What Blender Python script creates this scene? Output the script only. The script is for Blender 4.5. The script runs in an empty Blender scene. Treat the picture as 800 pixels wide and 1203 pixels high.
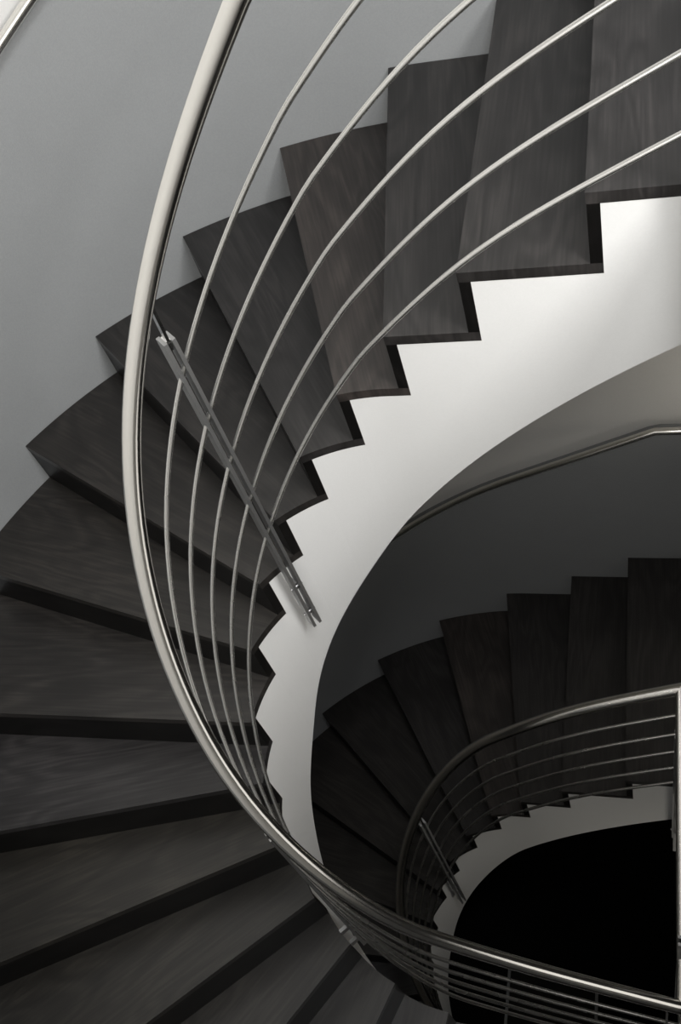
import bpy, bmesh, math
import numpy as np
from mathutils import Vector, Matrix

C = bpy.context.scene.collection
SC = bpy.context.scene
PI = math.pi

# ------------------------------------------------------------------ the stair
# X points from the exit side of the D-shaped well to the entry side, Y from the
# landings towards the curved wall, Z up; the ground floor is z = 0.
H = 0.175                      # rise
NR = 17                        # risers to a storey
ST = NR * H                    # storey height
Z0 = 2 * ST                    # level of the top landing (underside of its boards)
R = 0.525                      # inner (well) radius
W = 1.10                       # flight width
RO = R + W
TH = 0.027                     # board thickness
YL = -0.78                     # landing edge
YE = -1.95                     # end wall behind the landings
# arc-length of each nosing front along the inner and outer edge
NI = [-0.78, -.499, -.226, -.030, .125, .271, .402, .529, .661, .812, .930, 1.059, 1.190, 1.314, 1.453, 1.610, 1.810]
NO = [-0.78, -.492, -.220, .120, .503, .896, 1.307, 1.712, 2.120, 2.569, 2.946, 3.330, 3.738, 4.144, 4.535, 4.920, 5.260]


def stad(s, r):
    """point of the D-shaped path of radius r, s measured along that path"""
    if s < 0:
        return (r, s)
    if s > PI * r:
        return (-r, -(s - PI * r))
    t = s / r
    return (r * math.cos(t), r * math.sin(t))


def norm_at(s, r):
    if s < 0:
        return (1.0, 0.0)
    if s > PI * r:
        return (-1.0, 0.0)
    return (math.cos(s / r), math.sin(s / r))


def remap(s, r0, r1):
    """same station on a path of another radius"""
    if s < 0:
        return s
    if s > PI * r0:
        return s - PI * r0 + PI * r1
    return s * r1 / r0


def spline(kx, ky):
    kx = np.array(kx, float); ky = np.array(ky, float); n = len(kx); h = np.diff(kx)
    A = np.zeros((n, n)); b = np.zeros(n); A[0, 0] = A[-1, -1] = 1
    for i in range(1, n - 1):
        A[i, i - 1] = h[i - 1]; A[i, i] = 2 * (h[i - 1] + h[i]); A[i, i + 1] = h[i]
        b[i] = 6 * ((ky[i + 1] - ky[i]) / h[i] - (ky[i] - ky[i - 1]) / h[i - 1])
    M = np.linalg.solve(A, b)

    def f(x):
        i = int(min(max(np.searchsorted(kx, x) - 1, 0), n - 2)); d = x - kx[i]
        return float(ky[i] + d * ((ky[i + 1] - ky[i]) / h[i] - h[i] * (2 * M[i] + M[i + 1]) / 6)
                     + M[i] * d * d / 2 + (M[i + 1] - M[i]) * d ** 3 / (6 * h[i]))
    return f


# handrail height, its offset from the stringer face and the stringer's lower edge
rail_z = spline([-.9, -.55, -.25, 0, .2, .45, .75, 1.05, 1.35, 1.65, 1.95, 2.3],
                [.9533, .7837, .6026, .3722, .1571, -.1381, -.5397, -.9914, -1.4327, -1.8851, -2.1964, -2.4237])
rail_off = spline([-.9, -.45, 0, .3, .6, .9, 1.2, 1.5, 1.8, 2.4],
                  [.0123, -.0043, -.0156, -.0053, .0128, .0259, .0183, -.0053, -.0196, -.0193])
RAIL_DZ = [.2268, .3867, .544, .698, .8488]
RH, RR = .4608, .4724
low_edge = spline([-.9, -.69, -.30, 0, .228, .415, .546, .62, .70, .79, .88, .987, 1.25, 1.5, 1.75, 2.0, 2.45],
                  [-.44, -.560, -.845, -1.16, -1.46, -1.685, -1.868, -1.99, -2.10, -2.21, -2.335, -2.476,
                   -2.84, -3.10, -3.26, -3.32, -3.34])


# ------------------------------------------------------------------ materials
def mat(name, build):
    m = bpy.data.materials.new(name); m.use_nodes = True
    nt = m.node_tree
    for n in list(nt.nodes):
        nt.nodes.remove(n)
    out = nt.nodes.new('ShaderNodeOutputMaterial')
    p = nt.nodes.new('ShaderNodeBsdfPrincipled')
    nt.links.new(p.outputs[0], out.inputs[0])
    build(nt, p)
    return m


def tex_noise(nt, scale, detail=4, rough=.5, mapscale=(1, 1, 1), coord='Object'):
    tc = nt.nodes.new('ShaderNodeTexCoord'); mp = nt.nodes.new('ShaderNodeMapping')
    mp.inputs['Scale'].default_value = mapscale
    nt.links.new(tc.outputs[coord], mp.inputs['Vector'])
    n = nt.nodes.new('ShaderNodeTexNoise')
    n.inputs['Scale'].default_value = scale; n.inputs['Detail'].default_value = detail
    n.inputs['Roughness'].default_value = rough
    nt.links.new(mp.outputs[0], n.inputs['Vector'])
    return n


def ramp(nt, src, stops):
    r = nt.nodes.new('ShaderNodeValToRGB')
    e = r.color_ramp.elements
    while len(e) < len(stops):
        e.new(0.5)
    for el, (p, c) in zip(e, stops):
        el.position = p; el.color = (*c, 1)
    nt.links.new(src, r.inputs[0])
    return r


def bump(nt, p, src, strength, dist):
    b = nt.nodes.new('ShaderNodeBump')
    b.inputs['Strength'].default_value = strength; b.inputs['Distance'].default_value = dist
    nt.links.new(src, b.inputs['Height']); nt.links.new(b.outputs[0], p.inputs['Normal'])


def plaster(col, rough=.85, amp=.05, bs=.25, spec=.3):
    def f(nt, p):
        n = tex_noise(nt, 5, 5, .6)
        r = ramp(nt, n.outputs[0], [(.3, tuple(c * (1 - amp * .3) for c in col)), (.7, tuple(min(1, c * (1 + amp * .3)) for c in col))])
        fn = tex_noise(nt, 170, 2, .6)
        fr = ramp(nt, fn.outputs[0], [(.3, (1 - amp,) * 3), (.7, (1, 1, 1))])
        mx = nt.nodes.new('ShaderNodeMix'); mx.data_type = 'RGBA'; mx.blend_type = 'MULTIPLY'; mx.inputs[0].default_value = 1
        nt.links.new(r.outputs[0], mx.inputs[6]); nt.links.new(fr.outputs[0], mx.inputs[7])
        nt.links.new(mx.outputs[2], p.inputs['Base Color'])
        p.inputs['Roughness'].default_value = rough
        p.inputs['Specular IOR Level'].default_value = spec
        g = tex_noise(nt, 260, 2, .5)
        bump(nt, p, g.outputs[0], bs, .0015)
    return f


def wood(nt, p, dark=1.0):
    # long grain along local X, with cathedral figure
    info = nt.nodes.new('ShaderNodeObjectInfo')
    tc = nt.nodes.new('ShaderNodeTexCoord')
    add = nt.nodes.new('ShaderNodeVectorMath'); add.operation = 'ADD'
    mul = nt.nodes.new('ShaderNodeVectorMath'); mul.operation = 'SCALE'
    mul.inputs[0].default_value = (3.7, 11.3, 0); nt.links.new(info.outputs['Random'], mul.inputs['Scale'])
    nt.links.new(tc.outputs['Object'], add.inputs[0]); nt.links.new(mul.outputs[0], add.inputs[1])

    def mapped(sc):
        mp = nt.nodes.new('ShaderNodeMapping'); mp.inputs['Scale'].default_value = sc
        nt.links.new(add.outputs[0], mp.inputs['Vector']); return mp
    wv = nt.nodes.new('ShaderNodeTexNoise'); wv.inputs['Scale'].default_value = 1
    wv.inputs['Detail'].default_value = 2; wv.inputs['Distortion'].default_value = .6
    nt.links.new(mapped((1.1, 5.0, 2)).outputs[0], wv.inputs['Vector'])
    k = nt.nodes.new('ShaderNodeMath'); k.operation = 'MULTIPLY'; k.inputs[1].default_value = 70
    nt.links.new(wv.outputs[0], k.inputs[0])
    sn = nt.nodes.new('ShaderNodeMath'); sn.operation = 'SINE'; nt.links.new(k.outputs[0], sn.inputs[0])
    fine = nt.nodes.new('ShaderNodeTexNoise'); fine.inputs['Scale'].default_value = 1; fine.inputs['Detail'].default_value = 5
    nt.links.new(mapped((5, 130, 20)).outputs[0], fine.inputs['Vector'])
    blot = nt.nodes.new('ShaderNodeTexNoise'); blot.inputs['Scale'].default_value = 4; blot.inputs['Detail'].default_value = 4
    nt.links.new(add.outputs[0], blot.inputs['Vector'])
    a = nt.nodes.new('ShaderNodeMath'); a.operation = 'MULTIPLY_ADD'; a.inputs[1].default_value = .07
    nt.links.new(sn.outputs[0], a.inputs[0])
    b = nt.nodes.new('ShaderNodeMath'); b.operation = 'MULTIPLY_ADD'; b.inputs[1].default_value = .55; b.inputs[2].default_value = -.0
    nt.links.new(fine.outputs[0], b.inputs[0]); nt.links.new(b.outputs[0], a.inputs[2])
    d = nt.nodes.new('ShaderNodeMath'); d.operation = 'MULTIPLY_ADD'; d.inputs[1].default_value = .45
    nt.links.new(blot.outputs[0], d.inputs[0]); nt.links.new(a.outputs[0], d.inputs[2])
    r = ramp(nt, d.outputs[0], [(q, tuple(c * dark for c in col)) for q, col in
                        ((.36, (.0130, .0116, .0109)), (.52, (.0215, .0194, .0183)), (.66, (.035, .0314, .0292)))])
    tint = nt.nodes.new('ShaderNodeMix'); tint.data_type = 'RGBA'; tint.blend_type = 'MULTIPLY'
    tint.inputs[0].default_value = 1
    nt.links.new(r.outputs[0], tint.inputs[6]); nt.links.new(info.outputs['Color'], tint.inputs[7])
    nt.links.new(tint.outputs[2], p.inputs['Base Color'])
    p.inputs['Roughness'].default_value = .38
    p.inputs['Specular IOR Level'].default_value = .55 if dark > .9 else .22
    bump(nt, p, a.outputs[0], .12, .001)


def steel(base, rough, aniso=0.0):
    def f(nt, p):
        n = tex_noise(nt, 6, 3)
        r = ramp(nt, n.outputs[0], [(.3, (rough - .015,) * 3), (.7, (rough + .015,) * 3)])
        nt.links.new(r.outputs[0], p.inputs['Roughness'])
        p.inputs['Base Color'].default_value = (*base, 1)
        p.inputs['Metallic'].default_value = 1
    return f


M = {
    'white': mat('white_plaster', plaster((.80, .79, .765), .8, .03)),
    'grey': mat('grey_wall_paint', plaster((.345, .354, .357), .75, .06, .35)),
    'ceil': mat('light_grey_ceiling', plaster((.5, .5, .5), .8, .03)),
    'slate': mat('slate_grey_paint', plaster((.10, .10, .10), .8, .05)),
    'stringer': mat('white_stringer_paint', plaster((.865, .86, .842), .55, .02, .15, .4)),
    'wood': mat('dark_stained_oak', wood),
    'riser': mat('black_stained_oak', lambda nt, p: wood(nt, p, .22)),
    'steel': mat('brushed_steel', steel((.80, .78, .74), .17)),
    'rod': mat('satin_steel_rod', steel((.72, .71, .685), .27)),
    'plate': mat('dull_steel_plate', steel((.42, .42, .42), .5)),
    'iron': mat('dull_iron', steel((.16, .16, .155), .55)),
    'bolt': mat('bright_steel', steel((.75, .75, .74), .2)),
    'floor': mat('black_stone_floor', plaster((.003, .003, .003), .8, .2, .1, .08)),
    'mat': mat('black_coir', plaster((.015, .014, .012), .95, .3, .8)),
}


# ------------------------------------------------------------------ helpers
def link(name, bm, material, parent=None, smooth=False):
    me = bpy.data.meshes.new(name)
    bmesh.ops.recalc_face_normals(bm, faces=bm.faces)
    bm.to_mesh(me); bm.free()
    if smooth:
        for p in me.polygons:
            p.use_smooth = True
        me.set_sharp_from_angle(angle=math.radians(35))
    o = bpy.data.objects.new(name, me); C.objects.link(o)
    me.materials.append(M[material])
    if parent is not None:
        o.parent = parent
    return o


def empty(name, loc=(0, 0, 0), rz=0.0):
    o = bpy.data.objects.new(name, None); C.objects.link(o)
    o.empty_display_size = .1
    o.location = loc; o.rotation_euler = (0, 0, rz)
    return o


def tag(o, label, cat, group=None):
    o['label'] = label; o['category'] = cat
    if group:
        o['group'] = group
    return o


def struct(o, label=None):
    o['kind'] = 'structure'
    if label:
        o['label'] = label
    return o


def prism(bm, poly, z0, z1, tf=None):
    """closed vertical prism over a plan polygon"""
    tf = tf or (lambda p: p)
    lo = [bm.verts.new(tf((x, y, z0))) for x, y in poly]
    hi = [bm.verts.new(tf((x, y, z1))) for x, y in poly]
    bm.faces.new(lo[::-1]); bm.faces.new(hi)
    n = len(poly)
    for i in range(n):
        j = (i + 1) % n
        bm.faces.new((lo[i], lo[j], hi[j], hi[i]))


def bevel(bm, w, seg=2, ang=.9):
    ed = [e for e in bm.edges if len(e.link_faces) == 2 and e.calc_face_angle(0) > ang]
    bmesh.ops.bevel(bm, geom=ed, offset=w, segments=seg, affect='EDGES', profile=.7, clamp_overlap=True)


def tube(bm, pts, rad, seg=16, t0=None, t1=None):
    """round bar swept along points, capped; t0/t1 fix the end planes (mitres)"""
    pts = [Vector(p) for p in pts]; n = len(pts); rings = []
    for i, p in enumerate(pts):
        t = (pts[min(i + 1, n - 1)] - pts[max(i - 1, 0)]).normalized()
        up = Vector((0, 0, 1)) if abs(t.z) < .95 else Vector((1, 0, 0))
        a = t.cross(up).normalized(); b = a.cross(t).normalized()
        ring = []
        for k in range(seg):
            an = 2 * PI * k / seg
            q = p + rad * (math.cos(an) * a + math.sin(an) * b)
            pl = t0 if i == 0 else (t1 if i == n - 1 else None)
            if pl is not None:                       # slide along the bar onto the mitre plane
                nrm = Vector(pl).normalized()
                q = q - t * ((q - p).dot(nrm) / t.dot(nrm))
            ring.append(bm.verts.new(q))
        rings.append(ring)
    for A, B in zip(rings[:-1], rings[1:]):
        for k in range(seg):
            bm.faces.new((A[k], A[(k + 1) % seg], B[(k + 1) % seg], B[k]))
    bm.faces.new(rings[0][::-1]); bm.faces.new(rings[-1])


def obox(bm, c, ax, ay, az, hx, hy, hz):
    """box with half sizes along three given axes"""
    c = Vector(c); ax = Vector(ax).normalized(); ay = Vector(ay).normalized(); az = Vector(az).normalized()
    v = {}
    for i in (-1, 1):
        for j in (-1, 1):
            for k in (-1, 1):
                v[i, j, k] = bm.verts.new(c + ax * hx * i + ay * hy * j + az * hz * k)
    for f in (((-1, -1, -1), (-1, 1, -1), (1, 1, -1), (1, -1, -1)), ((-1, -1, 1), (1, -1, 1), (1, 1, 1), (-1, 1, 1)),
              ((-1, -1, -1), (1, -1, -1), (1, -1, 1), (-1, -1, 1)), ((-1, 1, -1), (-1, 1, 1), (1, 1, 1), (1, 1, -1)),
              ((-1, -1, -1), (-1, -1, 1), (-1, 1, 1), (-1, 1, -1)), ((1, -1, -1), (1, 1, -1), (1, 1, 1), (1, -1, 1))):
        bm.faces.new([v[q] for q in f])


def frange(a, b, step):
    n = max(1, int(math.ceil((b - a) / step)))
    return [a + (b - a) * i / n for i in range(n + 1)]


# ------------------------------------------------------------------ steps
ORD = ['', 'first', 'second', 'third', 'fourth', 'fifth', 'sixth', 'seventh', 'eighth', 'ninth', 'tenth', 'eleventh',
       'twelfth', 'thirteenth', 'fourteenth', 'fifteenth', 'last']


# boards differ a little in how they took the stain; the tenth's bluish lift is sheen put into the colour
STAIN_SHEEN = {1: (1.25, 1.26, 1.30), 2: (1.0, 1.0, 1.02), 3: (.95, .95, .97), 4: (1.38, 1.27, 1.22), 5: (.86, .87, .90), 6: (.80, .79, .78),
         7: (.92, .89, .84), 8: (.95, .93, .86), 9: (1.0, .99, .95), 10: (1.15, 1.18, 1.25), 11: (.85, .84, .72), 12: (.75, .75, .66),
         13: (.75, .75, .7), 14: (.8, .8, .78)}


def line_off(si, so, back):
    """inner and outer plan point of a nosing line moved back (up the flight)"""
    return si - back, so - back * 1.0


def make_step(k, base, label, group):
    ztop = base - k * H + TH
    fi, fo = stad(NI[k], R), stad(NO[k], RO - .003)
    mid = ((fi[0] + fo[0]) / 2, (fi[1] + fo[1]) / 2)
    rz = math.atan2(fo[1] - fi[1], fo[0] - fi[0])
    root = empty('stair_step', (mid[0], mid[1], ztop - TH - H), rz)
    tag(root, label, 'step', group)
    inv = (Matrix.Translation(root.location) @ Matrix.Rotation(rz, 4, 'Z')).inverted()
    tf = lambda p: inv @ Vector(p)

    def region(k0, b0, k1, b1, n=14):
        """plan polygon between nosing k0 moved back b0 and nosing k1 moved back b1"""
        i0, i1 = NI[k0] - b0, NI[k1] - b1
        o0, o1 = NO[k0] - b0, NO[k1] - b1
        inner = [stad(i0 + (i1 - i0) * t / n, R) for t in range(n + 1)]
        outer = [stad(remap(o0 + (o1 - o0) * t / n, RO, RO - .003), RO - .003) for t in range(n + 1)]
        return inner + outer[::-1]
    bm = bmesh.new()
    prism(bm, region(k - 1, TH, k, 0), ztop - TH, ztop, tf)
    bevel(bm, .0018, 2)
    link('tread', bm, 'wood', root).color = (*STAIN_SHEEN.get(k, (1, 1, 1)), 1)
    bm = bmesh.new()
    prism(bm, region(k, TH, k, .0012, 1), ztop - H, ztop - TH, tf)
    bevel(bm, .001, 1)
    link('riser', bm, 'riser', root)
    return root


for k in range(1, 17):
    where = {1: 'dark brown oak stair step at the upper right edge, topmost of the upper flight',
             16: 'dark oak stair step at the foot of the upper flight, against the lower landing'}.get(
        k, 'dark stained oak stair step, %s one down the brighter upper flight' % ORD[k])
    make_step(k, Z0, where, 'steps of the upper flight')
for k in range(1, 17):
    where = {1: 'near-black stair step at the right edge, topmost of the lower flight through the well',
             16: 'near-black stair step at the foot of the lower flight, on the ground floor'}.get(
        k, 'near-black stair step, %s one down the dim lower flight in the well' % ORD[k])
    make_step(k, Z0 - ST, where, 'steps of the lower flight')


# ------------------------------------------------------------------ stringers with their plaster soffits
def make_stringer(base, label):
    s_end = PI * R + .78
    tips = [n - TH for n in NI]                      # riser backs: where the saw-tooth drops
    fl = base - ST                                   # landing level at the foot
    bm = bmesh.new()
    t = .05

    def ztop(k):
        return base - k * H
    segs = []
    edges = [YL] + tips[1:] + [s_end]
    for k in range(1, 18):
        segs.append((edges[k - 1], edges[k], ztop(k) - .001))
    cols = []                                        # (s, top)
    for a, b, zt in segs:
        for s in frange(a, b, .02):
            cols.append((s, zt))
    prev = None
    for s, zt in cols:
        zb = base + low_edge(s)
        zb = max(zb, 0.0) if base < Z0 - 1 else zb
        p = stad(s, R + .0005); nv = norm_at(s, R)
        q = (p[0] + nv[0] * t, p[1] + nv[1] * t)
        cur = [bm.verts.new((p[0], p[1], zt)), bm.verts.new((p[0], p[1], zb)), bm.verts.new((q[0], q[1], zb)), bm.verts.new((q[0], q[1], zt))]
        if prev is None:
            bm.faces.new(cur)
        else:
            for i in range(4):
                j = (i + 1) % 4
                try:
                    f = (prev[i], prev[j], cur[j], cur[i])
                    if i in (0, 1, 2, 3):
                        bm.faces.new(f)
                except ValueError:
                    pass
        prev = cur
    bm.faces.new(prev[::-1])
    bmesh.ops.remove_doubles(bm, verts=bm.verts, dist=1e-5)
    o = link('stair_stringer', bm, 'stringer')
    for p in o.data.polygons:
        p.use_smooth = True
    o.data.set_sharp_from_angle(angle=math.radians(35))
    tag(o, label, 'stringer', 'stair stringers around the well')
    # soffit: helicoid from the stringer's foot to the outer wall
    bm = bmesh.new(); prev = None
    for s in frange(YL, s_end, .03):
        zb = base + low_edge(s) + .012
        if base < Z0 - 1:
            zb = max(zb, .004)
        so = remap(s, R, RO)
        p = stad(remap(s, R, R + .052), R + .052); q = stad(remap(s, R, RO - .003), RO - .003)
        cur = [bm.verts.new((p[0], p[1], zb)), bm.verts.new((q[0], q[1], zb)),
               bm.verts.new((q[0], q[1], zb + .04)), bm.verts.new((p[0], p[1], zb + .04))]
        if prev is None:
            bm.faces.new(cur)
        else:
            for i in range(4):
                j = (i + 1) % 4
                bm.faces.new((prev[i], prev[j], cur[j], cur[i]))
        prev = cur
    bm.faces.new(prev[::-1])
    link('soffit', bm, 'white', o)
    return o


make_stringer(Z0, 'white curved saw-tooth stringer of the upper flight around the open well')
make_stringer(Z0 - ST, 'dim grey curved saw-tooth stringer of the lower flight, deep in the well')


# ------------------------------------------------------------------ railings
YR = -.704                                           # landing rails run across the well here
SR = PI * R + .704


def rail_pt(s, r0, dz, base):
    r = r0 + rail_off(s)
    p = stad(s, R); nv = norm_at(s, R)
    return Vector((p[0] + nv[0] * (r - R), p[1] + nv[1] * (r - R), base + rail_z(s) - dz))


def make_post(parent, s, base, ztop, zbot, r_mid=R - .045, half=.018):
    """twin flat bars fixed to the stringer face, with a pin up to the handrail"""
    p = stad(s, R); nv = Vector((*norm_at(s, R), 0)); tv = Vector((-nv.y, nv.x, 0)); up = Vector((0, 0, 1))
    c = Vector((p[0], p[1], 0)) + nv * (r_mid - R)
    bm = bmesh.new()
    for sg in (-1, 1):
        obox(bm, c + tv * sg * .0105 + up * (base + (ztop + zbot) / 2), nv, tv, up, half, .0045, (ztop - zbot) / 2)
    bevel(bm, .001, 1)
    post = link('post', bm, 'plate', parent)
    bm = bmesh.new()
    hr = rail_pt(s, RH, 0, base)
    z1 = hr.z - .015; z0 = base + ztop - .03
    top = Vector((hr.x, hr.y, z1)); bot = Vector((c.x, c.y, z0))
    obox(bm, (top + bot) / 2, nv, tv, (top - bot), .009, .0035, (top - bot).length / 2)
    link('pin', bm, 'bolt', post)
    bm = bmesh.new()
    obox(bm, c + up * (base + ztop - .004), nv, tv, up, .012, .006, .004)
    link('cap', bm, 'bolt', post)
    for q, zz in enumerate((zbot + .06, zbot + .20)):
        bm = bmesh.new()
        cc = Vector((p[0], p[1], base + zz))
        obox(bm, cc - nv * (R - r_mid) * .5, nv, tv, up, (R - r_mid) * .5 + .001, .006, .014)
        link('spacer', bm, 'plate', post)
        bm = bmesh.new()
        b0 = c + up * (base + zz)
        tube(bm, [b0 - tv * .020, b0 - tv * .0155, b0 + tv * .0155, b0 + tv * .020], .0045, 10)
        link('bolt', bm, 'plate', post)
    return post


def make_railing(base, label, ends):
    s0, s1 = YR, SR
    root = empty('stair_railing', (R, YR, base))
    inv = Matrix.Translation(root.location).inverted()
    tag(root, label, 'railing', 'curved stair railings')
    st = frange(s0, s1, .03)

    def sweep(name, r0, dz, rad, material, seg, mitre=False):
        pts = [rail_pt(s, r0, dz, base) for s in st]
        bm = bmesh.new()
        tube(bm, pts, rad, seg, Vector((1, 1, 0)) if mitre else None, Vector((1, -1, 0)) if mitre else None)
        bmesh.ops.transform(bm, matrix=inv, verts=bm.verts)
        return link(name, bm, material, root, True)
    sweep('handrail', RH, 0, .0212, 'steel', 28, True)
    for dz in RAIL_DZ:
        sweep('rail', RR, dz, .0062, 'rod', 12)
    for s, zt, zb in POSTS:
        po = make_post(root, s, base, zt, zb)
        po.matrix_parent_inverse = inv
    return root


POSTS = [(-.70, .46, -.62), (.446, -.262, -1.465), (1.262, -1.385, -2.46), (PI * R + .655, -2.75, -3.30)]
make_railing(Z0, 'bright brushed steel railing with five thin rails sweeping around the upper flight', None)
make_railing(Z0 - ST, 'small dim steel railing of the lower flight, seen down in the well', None)

# the level railing across the well at the middle landing
pa = rail_pt(SR, RH, 0, Z0); pb = rail_pt(YR, RH, 0, Z0 - ST)
root = empty('landing_railing', (0, YR, Z0 - ST))
tag(root, 'straight pale steel railing across the landing edge at the right border', 'railing')
inv = Matrix.Translation(root.location).inverted()
bm = bmesh.new()
tube(bm, [pa.lerp(pb, t / 6) for t in range(7)], .0212, 28, Vector((1, -1, 0)), Vector((1, 1, 0)))
bmesh.ops.transform(bm, matrix=inv, verts=bm.verts)
link('handrail', bm, 'steel', root, True)
for dz in RAIL_DZ:
    qa = rail_pt(SR, RR, dz, Z0); qb = rail_pt(YR, RR, dz, Z0 - ST)
    bm = bmesh.new(); tube(bm, [qa, qb], .0062, 12)
    bmesh.ops.transform(bm, matrix=inv, verts=bm.verts)
    link('rail', bm, 'rod', root, True)
for x, zt in ((.30, .80), (-.30, .75)):
    bm = bmesh.new()
    for sg in (-1, 1):
        obox(bm, (x + sg * .0105, YR - .012, Z0 - ST + (zt - .25) / 2), (1, 0, 0), (0, 1, 0), (0, 0, 1), .0045, .031, (zt + .25) / 2)
    bevel(bm, .001, 1)
    bmesh.ops.transform(bm, matrix=inv, verts=bm.verts)
    po = link('post', bm, 'plate', root)
    for zz in (-.06, -.18):
        bm = bmesh.new()
        obox(bm, (x, YR - .055, Z0 - ST + zz), (1, 0, 0), (0, 1, 0), (0, 0, 1), .006, .036, .014)
        bmesh.ops.transform(bm, matrix=inv, verts=bm.verts)
        link('spacer', bm, 'plate', po)
    for zz in (.05, .15):
        bm = bmesh.new()
        tube(bm, [(x - .02, YR, Z0 - ST + zt - zz), (x + .02, YR, Z0 - ST + zt - zz)], .0045, 10)
        bmesh.ops.transform(bm, matrix=inv, verts=bm.verts)
        link('bolt', bm, 'bolt', po)

# ------------------------------------------------------------------ the shell
ZC = Z0 + 2.75                                       # ceiling of the top storey


def wall_rail_z(s):
    """height of the wall handrail's centre over the flight's top landing level (s along the outer wall)"""
    if s < -.617:
        return .847
    if s > 5.24:
        return .847 - .511 * (5.24 + .617)
    return .847 - .511 * (s + .617)


S_END = PI * RO + 1.95


def ribbon(name, material, r_in, r_out, zlo, zhi, s0, s1, step=.04):
    bm = bmesh.new(); prev = None
    for s in frange(s0, s1, step):
        p = stad(remap(s, RO, r_in), r_in); q = stad(remap(s, RO, r_out), r_out)
        a, b = zlo(s), zhi(s)
        cur = [bm.verts.new((p[0], p[1], a)), bm.verts.new((p[0], p[1], b)), bm.verts.new((q[0], q[1], b)), bm.verts.new((q[0], q[1], a))]
        if prev is None:
            bm.faces.new(cur)
        else:
            for i in range(4):
                j = (i + 1) % 4
                bm.faces.new((prev[i], prev[j], cur[j], cur[i]))
        prev = cur
    bm.faces.new(prev[::-1])
    o = link(name, bm, material, None, True)
    return o


struct(ribbon('wall_curved', 'white', RO + .02, RO + .20, lambda s: 0, lambda s: ZC, YE, S_END),
       'white curved outer wall of the stairwell above the handrails')
for base, lab in ((Z0, 'grey painted lower part of the curved wall beside the upper flight'),
                  (Z0 - ST, 'dark grey lower part of the curved wall beside the lower flight')):
    struct(ribbon('trim_1' if base == Z0 else 'trim_2', 'grey', RO, RO + .0195, lambda s: max(0.0, base + wall_rail_z(s) - 1.95),
                  lambda s: base + wall_rail_z(s) - .045, YE, S_END), lab)


def slab(name, material, poly, z0, z1, label):
    bm = bmesh.new(); prism(bm, poly, z0, z1)
    return struct(link(name, bm, material), label)


RX = RO + .0
for i, base in enumerate((Z0, Z0 - ST)):
    # landing boards: full width behind the well, and out to the last riser on the exit side
    top = base + TH
    exit_in, exit_out = -(NI[16] - PI * R), -(NO[16] - PI * RO)
    if i == 0:
        poly = [(-RX, YE), (RX, YE), (RX, YL), (-RX, YL)]
    else:
        poly = [(-RX, YE), (RX, YE), (RX, YL - .001), (-R, YL - .001), (-R, exit_in - TH), (-RX, exit_out - TH)]
    slab('floor_top_landing' if i == 0 else 'floor_middle_landing', 'wood', poly, base, top,
         'dark wooden landing at the %s of the upper flight' % ('head' if i == 0 else 'foot'))
    lo = [(-RX, YE), (RX, YE), (RX, YL - .004), (-RX, YL - .004)]
    slab('ceiling_under_top_landing' if i == 0 else 'ceiling_under_middle_landing', 'white', lo, base - .30, base - .001,
         'white plastered slab under the %s landing' % ('top' if i == 0 else 'middle'))
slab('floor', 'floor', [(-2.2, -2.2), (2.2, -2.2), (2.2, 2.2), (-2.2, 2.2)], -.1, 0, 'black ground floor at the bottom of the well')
slab('ceiling', 'ceil', [(-2.2, -2.2), (2.2, -2.2), (2.2, 2.2), (-2.2, 2.2)], ZC, ZC + .15, 'light grey ceiling of the top storey')
slab('wall_back', 'slate', [(-2.0, YE - .15), (2.0, YE - .15), (2.0, YE), (-2.0, YE)], 0, ZC, 'dark grey end wall behind the landings')

# wall handrails on brackets
for base, lab in ((Z0, 'steel wall handrail on the curved wall at the top left corner'),
                  (Z0 - ST, 'steel wall handrail levelling off above the dark lower flight')):
    root = empty('wall_handrail', (RO - .06, -.617, base + .847))
    inv = Matrix.Translation(root.location).inverted()
    tag(root, lab, 'handrail', None)
    rr = RO - .055
    s_list = frange(-1.5, -.617, .15) + frange(-.617, 5.24, .05)[1:] + frange(5.24, 6.1, .15)[1:]
    pts = [(*stad(remap(s, RO, rr), rr), base + wall_rail_z(s)) for s in s_list]
    bm = bmesh.new(); tube(bm, pts, .0155, 20)
    bmesh.ops.transform(bm, matrix=inv, verts=bm.verts)
    link('rail', bm, 'steel', root, True)
    for s in (-1.2, .70, 1.75, 2.9, 4.1, 5.2):
        p = stad(remap(s, RO, rr), rr); nv = norm_at(s, RO); z = base + wall_rail_z(s)
        bm = bmesh.new()
        tube(bm, [(p[0], p[1], z - .015), (p[0], p[1], z - .05), (p[0] + nv[0] * .02, p[1] + nv[1] * .02, z - .07),
                  (p[0] + nv[0] * .054, p[1] + nv[1] * .054, z - .07)], .006, 10)
        bmesh.ops.transform(bm, matrix=inv, verts=bm.verts)
        link('bracket', bm, 'plate', root, True)

# entrance mat on the ground floor
root = empty('door_mat', (0, 0, 0))
tag(root, 'dark rectangular mat with a pale metal frame on the floor far below', 'mat')
x0, x1, y0, y1 = -.42, .318, -.272, .288
bm = bmesh.new(); prism(bm, [(x0 + .02, y0 + .02), (x1 - .02, y0 + .02), (x1 - .02, y1 - .02), (x0 + .02, y1 - .02)], 0.0005, .012)
link('mat_pad', bm, 'mat', root)
bm = bmesh.new()
for a in (((x0, y0), (x1, y0), (x1, y0 + .018), (x0, y0 + .018)), ((x0, y1 - .018), (x1, y1 - .018), (x1, y1), (x0, y1)),
          ((x0, y0 + .018), (x0 + .018, y0 + .018), (x0 + .018, y1 - .018), (x0, y1 - .018)),
          ((x1 - .018, y0 + .018), (x1, y0 + .018), (x1, y1 - .018), (x1 - .018, y1 - .018))):
    prism(bm, a, 0.0005, .015)
link('mat_frame', bm, 'iron', root)


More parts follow.
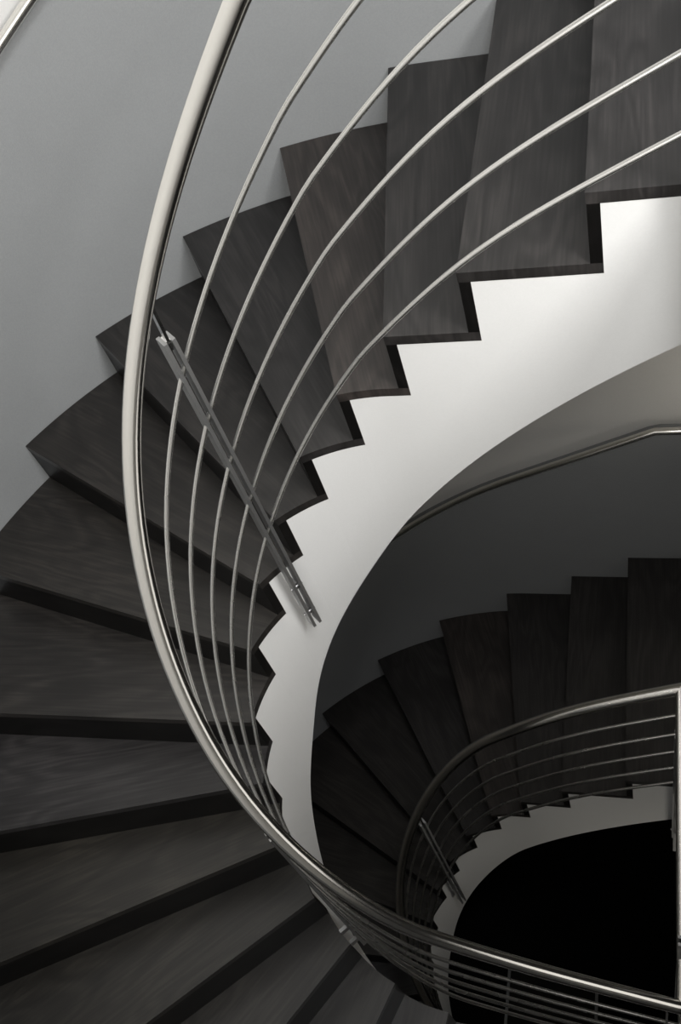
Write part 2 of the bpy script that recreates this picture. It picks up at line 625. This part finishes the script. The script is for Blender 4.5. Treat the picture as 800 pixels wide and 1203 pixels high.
# ------------------------------------------------------------------ light
def area(name, loc, rot, sx, sy, power, col=(1, 1, 1)):
    l = bpy.data.lights.new(name, 'AREA'); l.shape = 'RECTANGLE'; l.size = sx; l.size_y = sy
    l.energy = power; l.color = col
    o = bpy.data.objects.new(name, l); C.objects.link(o); o.location = loc; o.rotation_euler = rot
    return o


area('skylight', (-.6, -1.32, ZC - .02), (0, 0, 0), .8, .8, 70, (.98, .99, 1))
area('end_fill', (-.7, -1.75, Z0 + 1.6), (math.radians(55), 0, 0), .7, .5, 64, (1, .99, .975))  # added tilted fill above the top landing, no real window
area('high_side_fill', (-RO + .04, -.42, Z0 + 1.55), (0, math.radians(-90), 0), 1.0, 1.0, 24, (1, .99, .97))  # fill added to brighten the right end of the upper stringer, no real window
area('low_side_fill', (-RO + .04, -.3, Z0 + .6), (0, math.radians(-90), 0), 1.0, .8, 4, (1, .98, .95))  # made-up low light from the camera side, lifts the stringer face
area('wall_strip_fill', (1.50, -1.35, Z0 - ST + .95), (math.radians(150), 0, 0), .25, .12, 4.5, (1, .93, .8))  # invented upward light, added to brighten the wall above the lower handrail
area('landing_window', (-.8, YE + .04, Z0 - ST + 1.6), (math.radians(90), 0, 0), 1.0, 1.0, 3, (1, .97, .92))
area('lower_stringer_fill', (-.42, -1.0, 1.85), (math.radians(95), 0, math.radians(-62)), .3, .3, 1.6, (1, .95, .85))  # unseen light added under the middle landing to lift the lower stringer

w = bpy.data.worlds.new('world'); SC.world = w; w.use_nodes = True
w.node_tree.nodes['Background'].inputs[0].default_value = (.6, .65, .7, 1)
w.node_tree.nodes['Background'].inputs[1].default_value = .02
SC.cycles.diffuse_bounces = 1

# ------------------------------------------------------------------ camera
cam = bpy.data.cameras.new('camera'); co = bpy.data.objects.new('camera', cam); C.objects.link(co)
cam.sensor_fit = 'VERTICAL'; cam.sensor_height = 36.0; cam.lens = 36.0 * 1211.58 / 1203.0
cam.clip_start = .02
r_ = Vector((.1697, -.9554, -.2415)).normalized(); f_ = Vector((.5507, .2952, -.7808)).normalized()
u_ = r_.cross(f_).normalized(); r_ = f_.cross(u_).normalized()
mw = Matrix.Identity(4)
for i in range(3):
    mw[i][0] = r_[i]; mw[i][1] = u_[i]; mw[i][2] = -f_[i]
mw.translation = Vector((-1.1152, -.6327, Z0 + 1.1342))
co.matrix_world = mw
SC.camera = co

vs = SC.view_settings
vs.view_transform = 'Standard'; vs.look = 'None'; vs.gamma = 1; vs.use_curve_mapping = False
vs.exposure = 0.0
SC.display_settings.display_device = 'sRGB'
